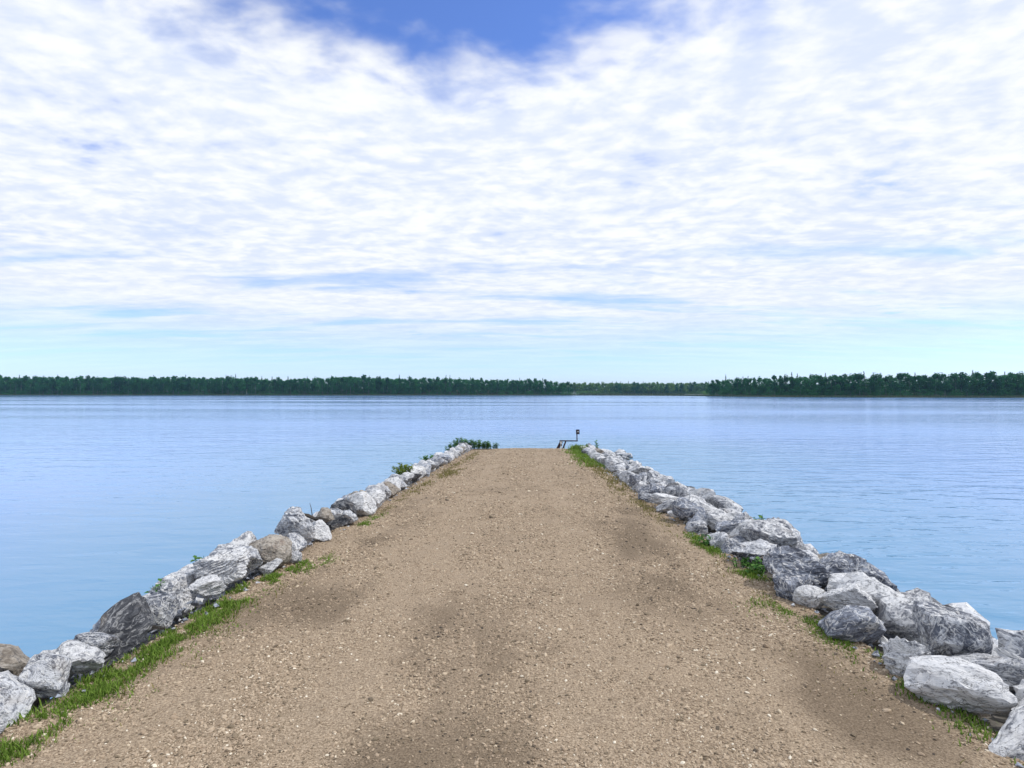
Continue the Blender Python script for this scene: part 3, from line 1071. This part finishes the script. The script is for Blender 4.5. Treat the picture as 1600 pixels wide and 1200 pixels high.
SHORE = [(-700, 560), (-300, 575), (0, 585), (350, 590), (700, 590), (880, 585), (960, 560), (1060, 520), (1150, 420), (1250, 365), (1400, 350), (1700, 330), (2300, 300)]
FRONT = [(-700, 575), (-300, 590), (0, 600), (350, 606), (700, 604), (880, 600), (893, 606), (899, 846), (930, 850), (1000, 880), (1098, 860), (1105, 500), (1150, 440), (1250, 392), (1400, 372), (1700, 350), (2300, 320)]


def interp(tab, px):
    return float(np.interp(px, [a_ for a_, _ in tab], [b_ for _, b_ in tab]))


def rise(px):
    """the ground stays low where the shoreline steps back"""
    return min(1.0, max(0.0, (min(abs(px - 896), abs(px - 1101)) - 14) / 26))


pxs = list(range(-700, 860, 20)) + list(range(860, 1140, 5)) + list(range(1140, 2301, 20))
V, F = [], []
for px in pxs:
    D = interp(SHORE, px) + 3 * math.sin(px * .03)
    fr = max(12.0, interp(FRONT, px) - interp(SHORE, px))
    rows = [(0, -.3), (1.5, .12), (8, .5), (fr, .9), (fr + 60, .9 + 7.1 * rise(px)), (fr + 400, .9 + 7.6 * rise(px)), (1900, 9.0)]
    for dd, z in rows:
        V.append((at(px, D + dd) if dd < 900 else at(px, D) * 1.6, D + dd, z))
nr = len(rows)
for i in range(len(pxs) - 1):
    for j in range(nr - 1):
        F.append((i * nr + j, (i + 1) * nr + j, (i + 1) * nr + j + 1, i * nr + j + 1))
land = mesh_obj('far_shore', V, F, land_mat(), smooth=True)
tag(land, kind='structure')


def crown_mesh(seed, kind):
    rr = random.Random(seed)
    V, F = [], []

    def quad(c, s):
        n = Vector((rr.gauss(0, 1), rr.gauss(0, 1), rr.gauss(0, 1) + .3)).normalized()
        a_ = n.orthogonal().normalized()
        b_ = n.cross(a_)
        th = rr.uniform(0, 6.28)
        a_, b_ = a_ * math.cos(th) + b_ * math.sin(th), b_ * math.cos(th) - a_ * math.sin(th)
        k = len(V)
        V.extend([c - a_ * s, c - b_ * s * .7, c + a_ * s, c + b_ * s * .7])
        F.append((k, k + 1, k + 2, k + 3))
    if kind == 'broad':
        top, low = 1.0, rr.uniform(.14, .28)
        lobes = []
        for k in range(rr.randint(7, 10)):
            u = rr.uniform(0.05, 1)
            hz = low + (top - low) * u * .92
            wd = .21 * math.sin(math.pi * min(.95, .2 + .75 * u)) + .03
            an = rr.uniform(0, 6.28)
            lobes.append((Vector((math.cos(an) * wd * rr.random(), math.sin(an) * wd * rr.random(), hz)), rr.uniform(.09, .15)))
        lobes.append((Vector((0, 0, .9)), .085))
        for c, r in lobes:
            for _ in range(70):
                d = Vector((rr.gauss(0, 1), rr.gauss(0, 1), rr.gauss(0, 1))).normalized()
                quad(c + Vector((d.x, d.y, d.z * 1.15)) * r * rr.uniform(.5, 1.08), rr.uniform(.022, .042))
    else:
        for k in range(26):
            u = k / 25
            z = .12 + .86 * u
            rad = (.135 if kind == 'spruce' else .10) * (1 - u) ** .9 + .008
            for _ in range(int(8 + 18 * (1 - u))):
                an = rr.uniform(0, 6.28)
                q = rad * rr.uniform(.25, 1.1)
                quad(Vector((math.cos(an) * q, math.sin(an) * q, z - q * .35 + rr.uniform(-.015, .015))), rr.uniform(.012, .026))
    me = bpy.data.meshes.new('crown')
    me.from_pydata([tuple(v) for v in V], [], F)
    me.update()
    return me


def trunk_mesh(seed, kind):
    rr = random.Random(seed)
    top = .9 if kind == 'broad' else .97
    path = [(0, 0, -.03), (rr.uniform(-.01, .01), 0, .35), (rr.uniform(-.015, .015), rr.uniform(-.01, .01), .65), (0, 0, top)]
    v_, f_ = tube(path, [.014, .011, .007, .002], 5)
    if kind == 'broad':
        for k in range(4):
            z = rr.uniform(.35, .75)
            an = rr.uniform(0, 6.28)
            b_ = len(v_)
            v2, f2 = tube([(0, 0, z), (math.cos(an) * .09, math.sin(an) * .09, z + .12)], [.006, .002], 4)
            v_ += v2
            f_ += [tuple(b_ + i for i in q) for q in f2]
    me = bpy.data.meshes.new('trunk')
    me.from_pydata([tuple(v) for v in v_], [], f_)
    me.update()
    me.materials.append(M_BARK)
    return me


CROWN = {'broad': [crown_mesh(20 + k, 'broad') for k in range(9)], 'spruce': [crown_mesh(50 + k, 'spruce') for k in range(4)]}
TRUNK = {'broad': [trunk_mesh(80 + k, 'broad') for k in range(5)], 'spruce': [trunk_mesh(90 + k, 'spruce') for k in range(2)]}
_cm = {}


def crown_data(me, m):
    key = (me.name, m.name)
    if key not in _cm:
        c = me.copy()
        c.materials.append(m)
        _cm[key] = c
    return _cm[key]


def land_z(px, D):
    dd = D - interp(SHORE, px)
    fr = max(12.0, interp(FRONT, px) - interp(SHORE, px))
    return float(np.interp(dd, [0, 1.5, 8, fr, fr + 60, fr + 400, 2900], [0, .12, .5, .9, .9 + 7.1 * rise(px), .9 + 7.6 * rise(px), 9.0]))


TALL = {'broad': 14.0, 'spruce': 18.0}
FARMARKS = [(60, 'well past the masted boat'), (385, 'by the masted boat'), (560, 'at its highest stretch'), (700, 'by the twin thin spires'),
            (870, 'at the end by the reed flat'), (930, 'past the end of the long wood'), (990, 'behind the white boat'), (1060, 'toward the point'),
            (1134, 'at the tip of the point'), (1240, 'by the tall lone spruce'), (1480, 'further round the shore')]


def tree(kind, px, D, h, m, label, group, wide=1.0):
    nm = 'spruce_tree' if kind == 'spruce' else 'leafy_tree'
    r = empty(nm, (at(px, D), D, land_z(px, D) - .1))
    r.rotation_euler[2] = random.uniform(0, 6.28)
    hw = ('tall ' if h > TALL[kind] else 'low ') + ('wide ' if wide > 1.05 else 'slim ')
    near = min(FARMARKS, key=lambda q: abs(q[0] - px))[1]
    label = f'{hw}{label} {near}'
    tag(r, label, 'tree', label.replace('tree', 'trees', 1).replace('spruce', 'spruces', 1))
    for part, me in (('crown', crown_data(random.choice(CROWN[kind]), m)), ('trunk', random.choice(TRUNK[kind]))):
        o = link(part, me, r)
        o.scale = (h * wide, h * wide, h)


# height of the skyline above the lake, by bearing (from the photograph's tree line)
SKY_L = [(-200, 19), (350, 18.6), (400, 17.2), (470, 17.4), (500, 18.5), (540, 19.5), (600, 18.3), (700, 17.6), (760, 16.2), (840, 15.6), (880, 14.2), (893, 12.6)]
px = -90.0
while px < 893:
    D = interp(FRONT, px) + random.uniform(-4, 8)
    h = interp(SKY_L, px) * random.uniform(.82, 1.04)
    tree('broad', px, D, h, M_LEAF_DARK, 'leafy tree in the long dark wood', 'front trees of the long dark wood', random.uniform(.85, 1.25))
    px += random.uniform(5.5, 9.0)
px = 897.0
while px < 1110:
    D = 866 + random.uniform(-10, 15)
    h = 17.2 * random.uniform(.82, 1.04) - land_z(px, D) + .9
    tree('broad', px, D, h, M_LEAF_PALE if (px < 960 or random.random() < .45) else M_LEAF_DARK,
         'leafy tree behind the reed flat', 'trees behind the reed flat', random.uniform(.9, 1.3))
    px += random.uniform(5.0, 8.5)
SKY_R = [(1100, 12.5), (1130, 13.3), (1170, 13.6), (1210, 13.8), (1250, 13.8), (1400, 14), (1800, 14)]
px = 1106.0
while px < 1690:
    D = interp(FRONT, px) + random.uniform(-3, 6)
    h = interp(SKY_R, px) * random.uniform(.82, 1.04)
    tree('broad', px, D, h, M_LEAF_DARK, 'leafy tree on the dark wooded point', 'front trees of the wooded point', random.uniform(.85, 1.25))
    px += random.uniform(6.0, 9.5)
# spruces standing above the woods
for px, dy, up in ((353, 22, 20.6), (361, 20, 20.2), (368, 22, 21.8), (386, 25, 19.2), (409, 20, 19.4), (425, 18, 19), (450, 20, 19.2), (480, 30, 19.6), (518, 20, 20), (577, 25, 20.2), (624, 20, 21),
                   (640, 30, 19.2), (697, 15, 20.3), (703, 18, 20.2), (735, 20, 18.4), (812, 22, 17.4), (848, 22, 17.2), (290, 22, 21), (180, 25, 20.6), (90, 22, 21), (30, 22, 20.5), (240, 22, 20.4)):
    tree('spruce', px, interp(FRONT, px) + dy, up + .9 - land_z(px, interp(FRONT, px) + dy) + .9, M_NEEDLE, 'spruce above the long dark wood', 'spruces above the long dark wood', random.uniform(.8, 1.1))
for px, up in ((888, 18.6), (900, 19), (923, 19.2), (936, 20), (940, 20.2), (957, 20), (963, 21), (970, 20.6), (982, 20.8), (992, 20), (1005, 20.6), (1052, 20.2), (1078, 20), (1102, 20.4), (1107, 20.6)):
    tree('spruce', px, 892, up + .3 - land_z(px, 892), M_NEEDLE, 'spruce behind the reed flat', 'spruce spires behind the reed flat', random.uniform(.7, 1.0))
for px, up in ((1113, 14.6), (1123, 14.2), (1134, 17.6), (1161, 15.2), (1169, 15.4), (1226, 15.2), (1237, 17.0), (1246, 16), (1290, 16), (1350, 17), (1430, 16), (1520, 17.2), (1570, 16)):
    tree('spruce', px, interp(FRONT, px) + 12, up - 1.6, M_NEEDLE, 'spruce on the dark wooded point', 'spruces on the wooded point', random.uniform(.85, 1.2))


def build_forest(spans, shrubs, material, label):
    """the depth of the wood behind its front trees, one mass"""
    V, F = [], []
    base = []
    for me in CROWN['broad'][:5]:
        co = np.empty(len(me.vertices) * 3, np.float32)
        me.vertices.foreach_get('co', co)
        base.append(co.reshape(-1, 3))
    # thin every crown to keep the mass light
    off = 0
    for px0, px1, tab, rows_, step in spans:
        for r in range(rows_):
            px = px0 + random.uniform(0, step)
            while px < px1:
                D = (interp(FRONT, px) if tab else 862) + 8 + r * 9 + random.uniform(-3, 3)
                h = (interp(tab, px) if tab else 17.0) * random.uniform(.82, 1.02) - land_z(px, D) * .85
                co = base[random.randrange(5)].reshape(-1, 4, 3)
                sel = co[rng.random(len(co)) < .6].reshape(-1, 3)
                an = random.uniform(0, 6.28)
                c, s = math.cos(an), math.sin(an)
                w = h * random.uniform(1.0, 1.5)
                q = np.stack([(sel[:, 0] * c - sel[:, 1] * s) * w + at(px, D), (sel[:, 0] * s + sel[:, 1] * c) * w + D, sel[:, 2] * h + land_z(px, D)], -1)
                V.append(q)
                px += step * random.uniform(.6, 1.4)
    # understorey shrubs at the foot of the trees
    for px0, px1, n in shrubs:
        for _ in range(n):
            px = random.uniform(px0, px1)
            D = interp(FRONT, px) + random.uniform(-5, 30)
            h = random.uniform(1.5, 5.0)
            co = base[random.randrange(5)].reshape(-1, 4, 3)
            sel = co[rng.random(len(co)) < .22].reshape(-1, 3).copy()
            sel[:, 2] -= .28
            q = np.stack([sel[:, 0] * h * 3 + at(px, D), sel[:, 1] * h * 3 + D, sel[:, 2] * h * 1.3 + land_z(px, D)], -1)
            V.append(q)
    V = np.concatenate(V).astype(np.float32)
    n = len(V) // 4
    me = bpy.data.meshes.new('forest')
    me.vertices.add(len(V))
    me.vertices.foreach_set('co', V.ravel())
    me.loops.add(n * 4)
    me.loops.foreach_set('vertex_index', np.arange(n * 4, dtype=np.int32))
    me.polygons.add(n)
    me.polygons.foreach_set('loop_start', np.arange(0, n * 4, 4, dtype=np.int32))
    me.update(calc_edges=True)
    me.materials.append(material)
    o = bpy.data.objects.new('forest', me)
    COL.objects.link(o)
    tag(o, label, 'forest', kind='stuff')
    print('forest quads', n)


build_forest(((-520, 884, SKY_L, 6, 8.5), (1112, 2200, SKY_R, 4, 12)), ((-520, 893, 2000), (1108, 2200, 1500)), M_LEAF_DARK,
             'dark green forest massed behind the front trees across the lake')
build_forest(((878, 1125, None, 5, 5.0),), ((902, 1104, 700),), M_LEAF_PALE,
             'lighter green woodland massed behind the reed flat')


def build_reeds():
    V, F, A = [], [], []
    for _ in range(16000):
        px = random.uniform(-120, 1720)
        D0 = interp(SHORE, px)
        flat = 1.0 if 905 < px < 1070 else 0.0
        D = D0 + (random.uniform(0.5, 90) if flat and random.random() < .6 else random.uniform(0.3, 7))
        x = at(px, D)
        z = land_z(px, D) - .1
        h = random.uniform(.6, 1.5) * (1.25 if flat else .8)
        w = random.uniform(.12, .35)
        an = random.uniform(-.6, .6)
        b = len(V)
        dx, dy = math.cos(an) * w, math.sin(an) * w
        V += [(x - dx, D - dy, z), (x + dx, D + dy, z), (x + dx * .5 + random.uniform(-.2, .2), D + dy, z + h), (x - dx * .5 + random.uniform(-.2, .2), D - dy, z + h * .9)]
        F.append((b, b + 1, b + 2, b + 3))
        A += [random.random()] * 4
    o = mesh_obj('reeds', V, F, M_REED)
    o.data.attributes.new('tone', 'FLOAT', 'POINT').data.foreach_set('value', A)
    tag(o, 'olive reeds fringing the far waterline', 'reeds', kind='stuff')


build_reeds()


# little things on the far shore
def boat(px, D, L, m, label, cat, mast=False):
    root = empty('beached_boat', (at(px, D), D, land_z(px, D) + .02))
    tag(root, label, cat)
    V, F = [], []
    n = 9
    for i in range(n):
        u = i / (n - 1) * 2 - 1
        w = .62 * (1 - abs(u) ** 2.6) + .02
        k = .12 * u * u
        V += [(u * L / 2, -w, .62 + k), (u * L / 2, -w * .7, .15 + k), (u * L / 2, 0, 0 + k), (u * L / 2, w * .7, .15 + k), (u * L / 2, w, .62 + k)]
    for i in range(n - 1):
        for j in range(4):
            F.append((i * 5 + j, (i + 1) * 5 + j, (i + 1) * 5 + j + 1, i * 5 + j + 1))
    mesh_obj('hull', V, F, m, root, smooth=True)
    V2, F2 = [], []
    for i in range(n):
        V2 += [tuple(V[i * 5]), tuple(V[i * 5 + 4])]
    V2 = [(a_, b_ * .93, c_ - .12) for a_, b_, c_ in V2]
    F2 = [(i * 2, i * 2 + 1, i * 2 + 3, i * 2 + 2) for i in range(n - 1)]
    mesh_obj('deck', V2, F2, M_WHITE, root)
    if mast:
        v_, f_ = tube([(0, 0, .2), (0, 0, 5.6)], [.07, .045], 6)
        mesh_obj('mast', v_, f_, M_WHITE, root)
        v_, f_ = bar((.05, 0, 1.2), (1.7, 0, 1.25), .14, .2)
        mesh_obj('boom', v_, f_, M_BLUE, root)


boat(992, 585, 3.2, M_WHITE, 'tiny white boat pulled up among the far reeds', 'boat')
boat(385.5, 597, 3.6, M_BLUE, 'small blue boat with a thin mast at the foot of the far wood', 'boat', True)

# ------------------------------------------------------------------ haze over the lake
hz = bpy.data.meshes.new('haze')
bm = bmesh.new()
bmesh.ops.create_cube(bm, size=1)
for v_ in bm.verts:
    v_.co = (v_.co.x * 7400, 400 + v_.co.y * 7000, 14 + v_.co.z * 34)
bm.to_mesh(hz)
bm.free()
hm = bpy.data.materials.new('haze')
hm.use_nodes = True
T = NT(hm.node_tree)
ho = T.node('ShaderNodeOutputMaterial')
pv = T.node('ShaderNodeVolumePrincipled', ins={'Color': (0.35, 0.66, 1.0, 1), 'Density': 0.00012, 'Anisotropy': 0.2})
T.l.new(pv.outputs[0], ho.inputs['Volume'])
hz.materials.append(hm)
h_o = bpy.data.objects.new('haze', hz)
COL.objects.link(h_o)
tag(h_o, 'thin pale blue haze over the lake', 'haze', kind='stuff')
